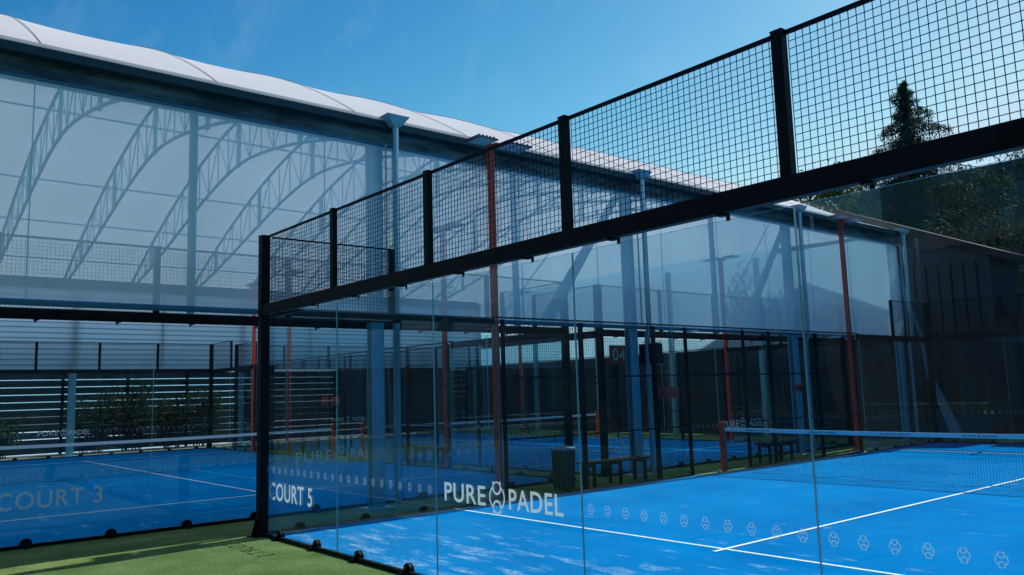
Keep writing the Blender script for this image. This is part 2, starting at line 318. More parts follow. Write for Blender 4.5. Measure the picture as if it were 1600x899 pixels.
def glass(parent, x0, x1, z0=0.03, z1=2.872, deco=None):
    g = 0.004
    mb = MB(); a, b = x0+g, x1-g; y = 0.006
    mb.add([(a,-y,z0),(b,-y,z0),(b,y,z0),(a,y,z0),(a,-y,z1),(b,-y,z1),(b,y,z1),(a,y,z1)], [(0,1,5,4),(2,3,7,6)], 0)
    mb.add([(a,-y,z0),(b,-y,z0),(b,y,z0),(a,y,z0),(a,-y,z1),(b,-y,z1),(b,y,z1),(a,y,z1)], [(0,3,2,1),(4,5,6,7),(1,2,6,5),(3,0,4,7)], 1)
    o = mb.build('glass_panel', [GLASS, EDGE], parent)
    if deco:
        t = MB(); kinds = deco.split('+')
        if 'dots' in kinds:
            global EMB
            if EMB is None: emblem(t, 0, 0, 0.030, 0, 0.0052); EMB = t.build('emblem', TXTE, o).data; t = MB(); bpy.data.objects.remove(bpy.data.objects['emblem'])
            for k in range(11):
                eo = bpy.data.objects.new('emblem', EMB); C.objects.link(eo); eo.parent = o; eo.location = (x0+0.1+0.18*k, -0.008, 0.86)
        for kd in kinds:
            if kd.startswith('COURT'): put_text(t, kd, x0+0.15, x0+1.38, 0.475, 0.70, -0.008); t.build('court_lettering', TXT, o)
            if kd == 'logo': logo(t, (x0+x1)/2-0.03, 0.86, 1.64, -0.008); t.build('logo_lettering', TXT, o)
    return o
def post(parent, x, z0, z1, wd=0.08, dp=0.06, nm='post', y=-0.04):
    mb = MB().box(x-wd/2, x+wd/2, y-dp/2, y+dp/2, z0, z1)
    mb.box(x-wd/2-0.003, x+wd/2+0.003, y-dp/2-0.003, y+dp/2+0.003, z1, z1+0.006)
    for z in (z0+0.06, z1-0.08):
        mb.tube((x+0.012, y-dp/2, z), (x+0.012, y-dp/2-0.008, z), 0.009, 6)
    return mb.build(nm, BLK, parent)
def corner_post(parent, x):
    mb = MB().box(x-0.06, x+0.06, -0.10, 0.02, 0.0, 4.0); mb.box(x-0.065, x+0.065, -0.105, 0.025, 4.0, 4.008)
    mb.box(x-0.15, x+0.12, -0.19, 0.04, 0.0, 0.015)
    mb.prism([(x-0.15, 0.015), (x-0.061, 0.015), (x-0.061, 0.24), (x-0.10, 0.22)], 'y', -0.05, -0.03)
    mb.prism([(-0.19, 0.015), (-0.101, 0.015), (-0.101, 0.24), (-0.13, 0.22)], 'x', x-0.01, x+0.01)
    for z in (2.95, 3.12, 0.12):
        mb.tube((x+0.02, -0.10, z), (x+0.02, -0.112, z), 0.011, 6)
    mb.build('corner_post', BLK, parent)
def back_wall(loc, rz, label, court, deco=True, near=False):
    w_ = empty('court_back_wall', loc, rz, label, 'court wall', 'glass back walls of the courts')
    decos = ['dots+COURT '+court, 'dots', 'logo', 'dots', 'dots'] if deco else ['dots', 'dots', 'logo', 'dots', 'dots']
    for i in range(5): glass(w_, 2*i, 2*i+2, deco=decos[i])
    mb = MB().box(0.06, 9.94, -0.095, -0.022, 2.903, 3.045)
    for i in range(5):
        for q in (0.5, 1.5):
            x = 2*i+q; mb.box(x-0.015, x+0.015, 0.008, 0.014, 2.866, 2.96); mb.box(x-0.03, x+0.03, -0.085, -0.021, 2.889, 2.902)
    mb.build('top_beam', BLK, w_)
    MB().box(0.06, 9.94, -0.05, -0.008, 0.0, 0.045).build('base_rail', BLK, w_)
    for i in range(10): clamp(w_, i+0.5)
    corner_post(w_, 0); corner_post(w_, 10)
    for i in range(1, 5): post(w_, 2*i, 3.046, 4.0)
    for i in range(5):
        mb = MB(); a, b = 2*i+0.045, 2*i+1.955; wires(mb, a, b, 3.06, 3.985)
        mb.build('mesh_panel', WIRE, w_)
    MB().box(0.06, 9.94, -0.012, 0.016, 3.985, 4.01).build('top_bar', BLK, w_)
    return w_
def side_wall(loc, rz, label, deco=True, flip=1, detail=True):
    """20 m side: glass at both ends, mesh between; local -y = outside (flip for the other side)"""
    w_ = empty('court_side_fence', loc, rz, label, 'court fence', 'side fences of the courts')
    for x in (0, 2, 16, 18): glass(w_, x, x+2, deco='dots' if deco else None)
    for x in (0.5, 1.5, 2.5, 3.5, 16.5, 17.5, 18.5, 19.5): clamp(w_, x)
    for a, b in ((0.065, 3.96), (16.04, 19.935)):
        MB().box(a, b, -0.085, 0.012, 2.874, 3.02).build('top_beam', BLK, w_)
        MB().box(a, b, -0.05, -0.008, 0.0, 0.045).build('base_rail', BLK, w_)
    for a, b in ((0.07, 1.96), (18.04, 19.93)):
        mb = MB(); wires(mb, a, b, 3.03, 3.985); mb.build('mesh_panel', WIRE, w_)
        MB().box(a, b, -0.012, 0.012, 3.985, 4.005).build('top_bar', BLK, w_)
    post(w_, 2, 3.02, 4.0, 0.08, 0.06, y=-0.035); post(w_, 18, 3.02, 4.0, 0.08, 0.06, y=-0.035)
    for x in (4.17, 6, 8, 9, 11, 12, 14, 15.83):
        wd = 0.08 if x in (6, 8, 12, 14) else 0.05
        mb = MB().box(x-wd/2, x+wd/2, -0.08, -0.02, 0, 3.0); mb.box(x-0.1, x+0.1, -0.13, 0.0, 0, 0.014); mb.build('post', BLK, w_)
    bays = [(4.17, 6), (6, 8), (8, 9), (11, 12), (12, 14), (14, 15.83)]
    for a, b in bays:
        mb = MB(); wires(mb, a+0.045, b-0.045, 0.05, 2.97, p=0.05)
        for z in (1.0, 2.02): mb.box(a+0.042, b-0.042, -0.012, -0.004, z-0.015, z+0.015)
        mb.build('mesh_panel', WIRE, w_)
        MB().box(a+0.042, b-0.042, -0.05, -0.01, 0.0, 0.04).build('base_rail', BLK, w_)
    mb = MB(); wires(mb, 9.03, 10.97, 2.05, 2.97); mb.box(9.026, 10.974, -0.04, -0.01, 2.0, 2.05); mb.build('mesh_panel', WIRE, w_)
    MB().box(3.97, 16.03, -0.075, 0.01, 3.021, 3.045).build('top_bar', BLK, w_)
    return w_
def net(loc, rz, label, sag=True, n=10.0):
    e = empty('court_net', loc, rz, label, 'net', 'tennis style nets across the courts')
    for x in (0.0, n):
        mb = MB().box(x-0.05, x+0.05, -0.05, 0.05, 0, 1.02); mb.box(x-0.055, x+0.055, -0.055, 0.055, 1.02, 1.035); mb.box(x-0.1, x+0.1, -0.1, 0.1, 0, 0.012)
        mb.tube((x, -0.05, 0.9), (x, -0.09, 0.9), 0.02, 8); mb.build('net_post', RED, e)
    def top(x): return 0.92-0.04*(1-(2*x/n-1)**2)
    def bot(x): return 0.035+0.018*math.sin(x*5.1)+0.012*math.sin(x*11.7+1)
    mb = MB(); N = 40
    for i in range(N):
        a = 0.06+(n-0.12)*i/N; b = 0.06+(n-0.12)*(i+1)/N
        for s in (-0.006, 0.006):
            mb.add([(a, s, top(a)-0.075), (b, s, top(b)-0.075), (b, s, top(b)), (a, s, top(a))], [(0, 1, 2, 3)])
        mb.add([(a, -0.006, top(a)), (b, -0.006, top(b)), (b, 0.006, top(b)), (a, 0.006, top(a))], [(0, 1, 2, 3)])
    tp = mb.build('net_tape', TAPE, e)
    t = MB()
    for k in range(7):
        c = 0.85+1.4*k
        if c < n-0.5:
            put_text(t, 'PURE', c-0.26, c-0.05, top(c)-0.052, top(c)-0.025, -0.008, 0.02); put_text(t, 'PADEL', c+0.05, c+0.29, top(c)-0.052, top(c)-0.025, -0.008, 0.02)
            emblem(t, c, top(c)-0.038, 0.018, -0.008, 0.005)
    t.build('tape_print', TXTD, tp)
    mb = MB(); p = 0.045; nx = int((n-0.14)/p)
    for i in range(nx+1):
        x = 0.07+(n-0.14)*i/nx; mb.tube((x, 0, bot(x)), (x, 0, top(x)-0.07), 0.0022, 4, cap=False)
    nz = 19
    for j in range(nz+1):
        for i in range(30):
            a = 0.07+(n-0.14)*i/30; b = 0.07+(n-0.14)*(i+1)/30; q = j/nz
            rr = 0.0022 if j else 0.006
            mb.tube((a, 0, bot(a)*(1-q)+(top(a)-0.07)*q), (b, 0, bot(b)*(1-q)+(top(b)-0.07)*q), rr, 4, cap=False)
    mb.build('netting', WIRE, e)
    return e

# ------------------------------------------------------------------ ground
def sheet(name, x0, x1, y0, y1, z, m, kind='structure', nx=1):
    mb = MB().add([(x0, y0, z), (x1, y0, z), (x1, y1, z), (x0, y1, z)], [(0, 1, 2, 3)])
    return tag(mb.build(name, m), kind=kind)
sheet('ground', -400, 400, -400, 400, -0.016, ASPH)
sheet('yard', -70, -24.5, -40, 9.2, -0.008, PALE)
sheet('turf_surround', -21.9, 14.4, -15, 24, 0.0, TURF)
sheet('planting_bed', -24.6, -21.9, -40, 24, 0.004, SOIL)
def court_floor(x0, x1, y0, y1, m):
    mb = MB().box(x0, x1, y0, y1, -0.05, 0.012); return tag(mb.build('court_floor', m), kind='structure')
c5 = court_floor(0.0, 10.0, 0.0, 20.0, BLUE5)
c3 = court_floor(-21.55, -1.55, -3.0, 7.0, BLUE3)
c4 = court_floor(-21.55, -1.55, 8.0, 18.0, BLUE3)
def line(p, q, wd=0.05):
    x0, x1 = min(p[0], q[0]), max(p[0], q[0]); y0, y1 = min(p[1], q[1]), max(p[1], q[1]); h = wd/2
    if x1-x0 > y1-y0: y0 -= h; y1 += h
    else: x0 -= h; x1 += h
    return x0, x1, y0, y1
def lines(rects, par):
    for k, r_ in enumerate(rects):
        z = 0.016+0.0015*k; x0, x1, y0, y1 = r_
        MB().add([(x0, y0, z), (x1, y0, z), (x1, y1, z), (x0, y1, z)], [(0, 1, 2, 3)]).build('painted_line', WHITE, par)
lines([line((0.02, 3.05), (9.98, 3.05)), line((0.02, 16.95), (9.98, 16.95)), line((5.06, 2.85), (5.06, 17.15))], c5)
lines([line((-4.55, -2.98), (-4.55, 6.98)), line((-18.55, -2.98), (-18.55, 6.98)), line((-18.75, 2), (-4.35, 2))], c3)
lines([line((-4.55, 8.02), (-4.55, 17.98)), line((-18.55, 8.02), (-18.55, 17.98)), line((-18.75, 13), (-4.35, 13))], c4)

# ------------------------------------------------------------------ courts
back_wall((0, 0, 0), 0, 'nearest glass wall lettered COURT 5 with black mesh top crossing the picture', '5')
back_wall((10, 20, 0), R(180), 'glass wall at the far end of the sunlit court before the dark timber fence', '5', deco=False)
back_wall((-1.55, -3, 0), R(90), 'glass wall lettered COURT 3 standing behind the grass strip at left', '3')
back_wall((-21.55, -3, 0), R(90), 'far glass wall of court 3 in front of the slatted fence and bushes', '3', deco=False)
back_wall((-1.55, 8, 0), R(90), 'glass wall of court 4 just behind the red 04 sign', '4')
back_wall((-21.55, 8, 0), R(90), 'far glass wall of court 4 in front of the dark screen', '4', deco=False)
s5 = side_wall((0, 20, 0), R(-90), 'glass and mesh side fence of the sunlit court running back from the corner post')
# local -y must face outside: for the left side (outside is -x) the run goes from y=20 to y=0
side_wall((-1.55, 7, 0), R(180), 'side fence of court 3 under the canopy beside the aisle bench')
side_wall((-21.55, 8, 0), 0, 'side fence of court 4 facing the aisle with the red light masts')
side_wall((-1.55, 18, 0), R(180), 'side fence of court 4 before the dark end screen')
net((0.0, 10, 0), 0, 'net across the sunlit court between red posts with two balls beneath')
net((-11.55, 7, 0), R(-90), 'net across court 3 seen through the glass at left')
net((-11.55, 18, 0), R(-90), 'net across court 4 behind the mesh in the middle')

# ------------------------------------------------------------------ canopy building
tent = empty('canopy_building', (-1, 2.4, 0), 0, 'large white arched canopy over the indoor courts with clear side curtains', 'canopy')
OFF = Vector((1, -2.4, 0))
def tb(mb, name, m, parent=None, smooth=False):
    o = mb.build(name, m, parent or tent, smooth); 
    if not parent: o.location = OFF
    return o
Y0, Y1 = -22.0, 20.8
CX, HW, ZC, ZD = -11.4, 10.6, 9.82, 3.475
def arch(x): return ZC-ZD*min(1.4, abs((x-CX)/HW))**1.5
TR = [-0.42+2.27*k for k in range(-9, 9)]
# roof membrane: dips between trusses
mb = MB(); XS = [-0.87-21.2*i/44 for i in range(45)]; YS = []
y = Y0
while y < Y1: YS.append(y); y += 0.2275
YS.append(Y1)
def dip(x, y):
    t = ((y+0.42)/2.27) % 1.0; u = min(1, abs((x-CX)/HW)); e = max(0, 1-u**5)
    return (0.055*math.sin(math.pi*t)**0.7)*e
def hip(y): return min(1.0, max(0.0, (20.85-y)/3.6))**0.6
def roofz(x, y):
    z = arch(x)+0.02+0.22*(1-min(1, abs((x-CX)/HW))**6)-dip(x, y)
    return z if y < 17.2 else 6.34+(z-6.34)*hip(y)
vs = [(x, y, roofz(x, y)) for y in YS for x in XS]; nX = len(XS)
fs = [(j*nX+i, j*nX+i+1, (j+1)*nX+i+1, (j+1)*nX+i) for j in range(len(YS)-1) for i in range(nX-1)]
mb.add(vs, fs); roof = tb(mb, 'roof', ROOFM, smooth=True)
mb = MB()
mb.add([(-0.868, y, roofz(-0.87, y)+0.004) for y in YS]+[(-0.850, y, 6.352) for y in YS], [(j, j+1, len(YS)+j+1, len(YS)+j) for j in range(len(YS)-1)])
mb.build('hem', ROOFM, roof)
SEAM = mat('seam_cord', (0.30, 0.24, 0.20), 0.8)
for ty in TR:
    mb = MB(); pts = [(x, ty, arch(x)+0.028+0.22*(1-min(1,abs((x-CX)/HW))**6)) for x in XS[:22]]; mb.path(pts, 0.005, 5); mb.build('seam', SEAM, roof)
# eaves: beam with flanges, gutter, kerb of the roof
def eave(x, s):
    mb = MB(); mb.box(x-0.01, x+0.01, Y0, Y1, 5.99, 6.36); mb.box(x-0.11, x+0.11, Y0, Y1, 6.36, 6.385)
    for ty in [t for t in TR if Y0 < t < Y1]:
        for dy in (-0.75, -0.45):
            for z in (6.10, 6.25): mb.tube((x+s*0.01, ty+dy, z), (x+s*0.035, ty+dy, z), 0.018, 6)
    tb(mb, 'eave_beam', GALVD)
    tb(MB().box(x-0.11, x+0.11, Y0, Y1, 5.965, 5.989), 'beam_flange', GALV)
    mb = MB(); g0, g1 = x+s*0.02, x+s*0.24; a, b = min(g0, g1), max(g0, g1)
    mb.box(a, b, Y0, Y1, 6.24, 6.246); mb.box(b-0.006 if s > 0 else a, b if s > 0 else a+0.006, Y0, Y1, 6.247, 6.35)
    mb.box(b-0.02 if s > 0 else a-0.006, b+0.008 if s > 0 else a+0.02, Y0, Y1, 6.351, 6.362)
    tb(mb, 'gutter', GUT)
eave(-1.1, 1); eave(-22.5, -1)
def column(x, y):
    mb = MB(); h = 5.955
    for dx in (-0.08, 0.06): mb.box(x+dx, x+dx+0.02, y-0.115, y+0.115, 0.02, h)
    mb.box(x-0.059, x+0.059, y-0.006, y+0.006, 0.02, h); mb.box(x-0.22, x+0.22, y-0.22, y+0.22, 0, 0.018)
    tb(mb, 'column', GALV)
COLY = [-21.9, -15.8, -9.8, -3.75, 2.35, 8.55, 14.75, 20.6]
for y in COLY: column(-1.12, y); column(-22.5, y)
for y in COLY:
    mb = MB(); px = -0.80; py = y+0.22
    mb.tube((px, py, 3.05), (px, py, 6.27), 0.055, 14); mb.tube((px, py, 3.05), (px-0.12, py+0.06, 2.88), 0.055, 14); mb.tube((px-0.12, py+0.06, 2.88), (px-0.12, py+0.06, 0.05), 0.055, 14)
    for z in (5.3, 3.6, 2.1, 0.9): mb.tube((px if z > 3 else px-0.12, py if z > 3 else py+0.06, z), (px if z > 3 else px-0.12, py if z > 3 else py+0.06, z+0.03), 0.063, 14)
    d = tb(mb, 'downpipe', PIPE, smooth=False)
    mb = MB(); a, b, c, e = 0.22, 0.07, 6.44, 6.26
    mb.add([(px-a, py-a, c), (px+a*0.6, py-a, c), (px+a*0.6, py+a, c), (px-a, py+a, c), (px-b, py-b, e), (px+b, py-b, e), (px+b, py+b, e), (px-b, py+b, e)],
           [(0, 1, 2, 3), (4, 7, 6, 5), (0, 4, 5, 1), (1, 5, 6, 2), (2, 6, 7, 3), (3, 7, 4, 0)])
    mb.build('rain_hopper', GALV, d)
    mb = MB().tube((-0.86, y+0.07, 3.06), (-0.86, y+0.07, 5.95), 0.016, 8); tb(mb, 'curtain_pole', PIPE)
# clear curtain hanging outside the columns, rolled onto a tube at its foot
for a, b in zip(COLY, COLY[1:]+[None]):
    if b is None: continue
    mb = MB(); N = 24; xs = -0.93
    vs = []; 
    for j in range(7):
        z = 3.08+(5.94-3.08)*j/6
        for i in range(N+1):
            yy = a+(b-a)*i/N; vs.append((xs+0.006*math.sin(i*1.3+j*0.7)+0.01*math.sin(j*0.9), yy, z))
    mb.add(vs, [(j*(N+1)+i, j*(N+1)+i+1, (j+1)*(N+1)+i+1, (j+1)*(N+1)+i) for j in range(6) for i in range(N)])
    tb(mb, 'clear_curtain', PVC, smooth=True)
for y in [-21+2.03*k for k in range(20)]: tb(MB().box(-0.918, -0.914, y-0.008, y+0.008, 3.10, 5.93), 'weld_seam', PVC)
BLUET = mat('blue_roller_tube', (0.04, 0.16, 0.26), 0.4)
mb = MB().tube((-0.93, Y0, 3.06), (-0.93, Y1, 3.06), 0.042, 10); mb.tube((-0.93, Y0, 5.945), (-0.93, Y1, 5.945), 0.02, 8); tb(mb, 'curtain_roller', BLUET)
for y in (3.95, 10.05, 16.2):
    mb = MB().tube((-0.86, y-0.05, 2.99), (-0.70, y+0.22, 3.02), 0.02, 8); mb.tube((-0.90, y-0.05, 3.05), (-0.86, y-0.05, 2.99), 0.015, 8)
    tb(mb, 'roller_handle', mat('white_enamel', (0.8, 0.82, 0.8), 0.35))
for y in (-12.9, -6.8, -0.65, 5.4, 11.55, 17.65):
    for x in (-1.12, -22.4): tb(MB().box(x-0.04, x+0.04, y-0.05, y+0.05, 3.02, 5.95), 'mullion', GALV)
# trusses
mbt = MB(); DEP = 1.25
xs = [-1.38-20.5*i/26 for i in range(27)]
def low(x):
    u = min(1, abs((x-CX)/HW)); return arch(x)-(0.28+1.12*(1-u**3.2)) if x < CX else arch(x)-(0.2+1.2*(1-u**1.2))
up = [(x, 0, arch(x)-0.09) for x in xs]; lo = [(x, 0, low(x)) for x in xs]
mbt.path(up, 0.045, 8); mbt.path(lo, 0.045, 8)
for i in range(27):
    mbt.tube(up[i], lo[i], 0.017, 6, cap=False)
    if i < 26: mbt.tube(up[i], lo[i+1], 0.014, 6, cap=False) if i % 2 else mbt.tube(lo[i], up[i+1], 0.014, 6, cap=False)
for i in (2, 8, 13, 18, 23): mbt.box(up[i][0]-0.09, up[i][0]+0.09, -0.03, 0.03, lo[i][2]-0.08, up[i][2])
tr0 = mbt.build('truss', GALV, tent)
for k, ty in enumerate(TR):
    o = tr0 if k == 0 else tr0.copy()
    if k: C.objects.link(o); o.parent = tent
    o.location = (1, ty-2.4, 0)
for i in (2, 8):
    tb(MB().tube((up[i][0], Y0, up[i][2]-0.02), (up[i][0], 17.7, up[i][2]-0.02), 0.03, 6), 'purlin', GALV)
for i in (13, 18, 21, 24):
    z = (up[i][2]+lo[i][2])/2; tb(MB().tube((up[i][0], Y0, z), (up[i][0], 17.7, z), 0.026, 6), 'purlin', GALV)
# diagonal wind braces behind the curtain
for (ya, yb) in ((6.1, 8.4), (12.7, 14.9)):
    tb(MB().prism([(ya, 3.1), (ya+0.35, 3.1), (yb+0.2, 5.95), (yb, 5.95)], 'x', -1.34, -1.30), 'wind_brace', GALV)
    tb(MB().tube((-1.3, ya-1.0, 3.1), (-1.3, yb-0.6, 5.95), 0.012, 6), 'tie_rod', GALV)
# far and end walls of the canopy
tb(MB().box(-22.34, -22.32, Y0, 20.83, 3.05, 5.95), 'milky_curtain', MILKY)
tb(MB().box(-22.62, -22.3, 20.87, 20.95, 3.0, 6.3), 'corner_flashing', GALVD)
def gable(x0, x1, n=30): return [(x0, 3.15), (x1, 3.15)]+[(x1, 6.32), (x0, 6.32)]
tb(MB().prism(gable(-22.3, -1.35), 'y', 20.84, 20.86), 'end_sheet', ENDPVC)
for x in (-18, -14, -10, -6): tb(MB().box(x-0.08, x+0.08, 20.62, 20.78, 0, 6.28), 'gable_post', GALV)
# rear brace at the open corner
BR = mat('pale_blue_strut', (0.13, 0.24, 0.31), 0.5, 0.3)
tb(MB().path([(-1.0, 20.75, 5.3), (-0.95, 20.95, 4.2), (-0.62, 20.98, 3.2), (-0.5, 20.98, 1.8)], 0.06, 8), 'drain_hose', BR)
tb(MB().prism([(-0.52, 1.85), (-0.28, 1.7), (0.42, 0.0), (0.05, 0.0)], 'y', 20.95, 21.0), 'splash_chute', BR)

# end screen, far fences
e = empty('screen_fence', (-12, 21.1, 0), 0, 'black windbreak screen closing the far end of the canopy', 'fence')
MB().box(-12.25, 10.8, -0.03, 0.03, 0.02, 3.18).build('screen', DARKF, e)
for k in range(8):
    MB().box(-10.3+3*k-0.04, -10.3+3*k+0.04, -0.09, -0.031, 0, 3.2).build('post', BLK, e)
e = empty('screen_fence', (-24.3, 15.2, 0), 0, 'black screen panel fence behind court 4 far wall', 'fence')
MB().box(-0.03, 0.03, -5.8, 5.95, 0.02, 3.2).build('screen', DARKF, e)
for k in range(5): MB().box(0.031, 0.09, -5.7+2.8*k-0.04, -5.7+2.8*k+0.04, 0, 3.08).build('post', BLK, e)
e = empty('slat_fence', (-24.3, 2, 0), 0, 'dark horizontal slat fence with bright gaps behind court 3', 'fence')
mb = MB()
for k in range(11): mb.box(-0.02, 0.02, -26, 7.3, 0.06+0.272*k, 0.06+0.272*k+0.242)
mb.build('slats', SLAT, e)
for k in range(15): MB().box(0.021, 0.09, -24.9+2.3*k-0.05, -24.9+2.3*k+0.05, 0, 3.06).build('post', BLK, e)

# ------------------------------------------------------------------ light masts, signs, furniture
LAMPM = mat('lamp_housing', (0.07, 0.10, 0.12), 0.35, 0.3); LENS = mat('lamp_glass', (0.5, 0.6, 0.65), 0.1, 0, 0.8)
def mast(x, y, h, label, rz=0, group='red floodlight masts beside the courts'):
    e = empty('light_mast', (x, y, 0), rz, label, 'light mast', group)
    mb = MB().box(-0.05, 0.05, -0.05, 0.05, 0.015, h); mb.box(-0.13, 0.13, -0.13, 0.13, 0, 0.015)
    mb.build('pole', RED, e)
    mb = MB().box(-0.04, 0.25, -0.06, 0.06, h, h+0.05); mb.box(-0.04, 0.22, -0.16, 0.16, h-0.06, h-0.001) if False else None
    b = mb.build('bracket', RED, e)
    for s in (-1, 1):
        mb = MB(); a, c = (0.10, 0.72) if s > 0 else (-0.72+0.3, -0.10)
        mb.box(-0.06, 0.34, a if s > 0 else -0.52, c if s > 0 else -0.08, h+0.055, h+0.085)
        for q in range(5):
            yy = (a+0.06 if s > 0 else -0.48)+q*0.09*(1.3 if s > 0 else 0.9); mb.box(-0.04, 0.32, yy, yy+0.012, h+0.086, h+0.12)
        hd = mb.build('lamp_head', LAMPM, e)
        MB().box(-0.04, 0.32, (a if s > 0 else -0.50)+0.02, (c if s > 0 else -0.08)-0.02, h+0.048, h+0.0545).build('lens', LENS, hd)
    return e
mast(-0.66, 4.50, 6.18, 'tall red light mast in front of the canopy nearest the camera')
mast(-0.66, 16.80, 6.20, 'tall red light mast at the far end of the canopy front')
mast(-18.6, 7.5, 6.0, 'bright red mast seen just left of the black corner post', R(90))
mast(-15.6, 7.5, 6.0, 'dark red mast seen just right of the black corner post', R(90))
mast(-6.48, 7.5, 6.0, 'red mast in the aisle left of the nearest tall mast', R(90))
mast(-5.9, 18.5, 6.0, 'dark red mast behind the left end of the sunlit net', R(90))
mast(-16.5, 18.5, 6.0, 'thin red mast at the back of court 4', R(90))
mast(-7.1, -20.1, 6.4, 'red light mast behind the viewer mirrored faintly in the near glass', 0)

def sign(loc, wd, ht, txt, label, rz=R(90), lines_=0):
    e = empty('court_sign', loc, rz, label, 'sign')
    MB().box(-wd/2, wd/2, 0.0, 0.02, 0, ht).build('sign_panel', mat('red_sign', (0.9, 0.07, 0.045), 0.5), e)
    MB().box(-wd/2+0.05, -wd/2+0.08, 0.021, 0.06, ht-0.1, ht-0.05).box(wd/2-0.08, wd/2-0.05, 0.021, 0.06, ht-0.1, ht-0.05).build('bracket', BLK, e)
    t = MB()
    if txt: put_text(t, txt, -wd*0.34, wd*0.36, ht*0.18, ht*0.82, -0.003, 0.0)
    for k in range(lines_): t.box(-wd*0.4, wd*(0.38-0.1*(k % 2)), -0.003, -0.001, ht*(0.2+0.25*k), ht*(0.2+0.25*k)+ht*0.09)
    t.build('lettering' if txt else 'print_lines', mat('sign_print', (0.85, 0.85, 0.85) if txt else (0.25, 0.02, 0.015), 0.6), e)
sign((-1.38, 8.42, 2.31), 0.54, 0.40, '04', 'red 04 sign with pale digits hanging by court 4')
sign((-1.40, 10.0, 1.55), 0.75, 0.25, None, 'wide red notice on the glass of court 4', lines_=3)
sign((-1.03, 14.75, 1.60), 0.30, 0.16, None, 'small red notice on the third steel column', lines_=2)
sign((-21.3, 12.0, 1.50), 0.85, 0.34, None, 'orange red notice on the far glass wall behind the net', lines_=2)

e = empty('loudspeaker', (-1.0, 9.02, 2.30), R(90), 'black box loudspeaker bracketed beside the second steel column', 'speaker')
MB().box(-0.22, 0.22, -0.14, 0.14, 0, 0.42).build('cabinet', BLK, e)
MB().box(-0.19, 0.19, -0.155, -0.141, 0.03, 0.39).build('grille', DARKF, e)
MB().box(0.23, 0.245, -0.10, 0.10, -0.02, 0.45).box(-0.22, 0.245, -0.02, 0.02, 0.451, 0.466).build('bracket', TAPE, e)

BIN = mat('blue_grey_bin', (0.06, 0.12, 0.16), 0.45, 0.3)
e = empty('litter_bin', (-0.50, 5.88, 0), 0, 'round dark metal litter bin outside the court mesh', 'bin')
mb = MB().tube((0, 0, 0.04), (0, 0, 0.70), 0.17, 20, 0.19); mb.build('bin_body', BIN, e)
mb = MB()
for k in range(20):
    t = 2*math.pi*k/20; mb.tube((0.185*math.cos(t), 0.185*math.sin(t), 0.03), (0.205*math.cos(t), 0.205*math.sin(t), 0.72), 0.012, 5)
mb.build('slats', BLK, e)
mb = MB()
for k in range(24):
    a, b = 2*math.pi*k/24, 2*math.pi*(k+1)/24; mb.tube((0.215*math.cos(a), 0.215*math.sin(a), 0.74), (0.215*math.cos(b), 0.215*math.sin(b), 0.74), 0.028, 6)
mb.build('rim', GALV, e)

def bench(loc, rz, L, label):
    e = empty('bench', loc, rz, label, 'bench', 'low black benches beside the courts')
    mb = MB()
    for k in range(3): mb.box(-L/2, L/2, -0.18+0.125*k, -0.18+0.125*k+0.11, 0.42, 0.46)
    mb.build('seat', BLK, e)
    for x in (-L/2+0.15, 0, L/2-0.15):
        MB().box(x-0.025, x+0.025, -0.16, -0.11, 0, 0.419).box(x-0.025, x+0.025, 0.11, 0.16, 0, 0.419).box(x-0.02, x+0.02, -0.11, 0.11, 0.36, 0.40).build('leg', BLK, e)
bench((-0.42, 7.15, 0), R(90), 1.7, 'low black bench beside the court mesh left of the speaker column')
bench((-7.7, 7.50, 0), 0, 2.0, 'low black bench in the aisle under the canopy')
bench((-0.45, 12.6, 0), R(90), 1.2, 'low black bench behind the sunlit net')

BALL = mat('ball_felt', (0.55, 0.72, 0.03), 0.9)
def ball(x, y, label):
    mb = MB(); n, k = 14, 10; rr = 0.036
    vs = [(rr*math.sin(math.pi*j/k)*math.cos(2*math.pi*i/n), rr*math.sin(math.pi*j/k)*math.sin(2*math.pi*i/n), rr*math.cos(math.pi*j/k)) for j in range(k+1) for i in range(n)]
    mb.add(vs, [(j*n+i, (j+1)*n+i, (j+1)*n+(i+1) % n, j*n+(i+1) % n) for j in range(k) for i in range(n)])
    o = mb.build('ball', BALL, smooth=True); o.location = (x, y, 0.013+rr); tag(o, label, 'ball', 'balls lying by the net post')
    s = MB(); pts = []
    for i in range(41):
        t = 2*math.pi*i/40; v = Vector((math.cos(t)+0.25*math.cos(3*t), math.sin(t)-0.25*math.sin(3*t), 0.9*math.sin(2*t))).normalized()*rr*1.01; pts.append(v)
    s.path(pts, 0.0012, 4); s.build('seam', TAPE, o, )
ball(0.10, 9.66, 'yellow green ball touching the foot of the red net post'); ball(0.27, 9.74, 'yellow green ball a step right of the red net post')

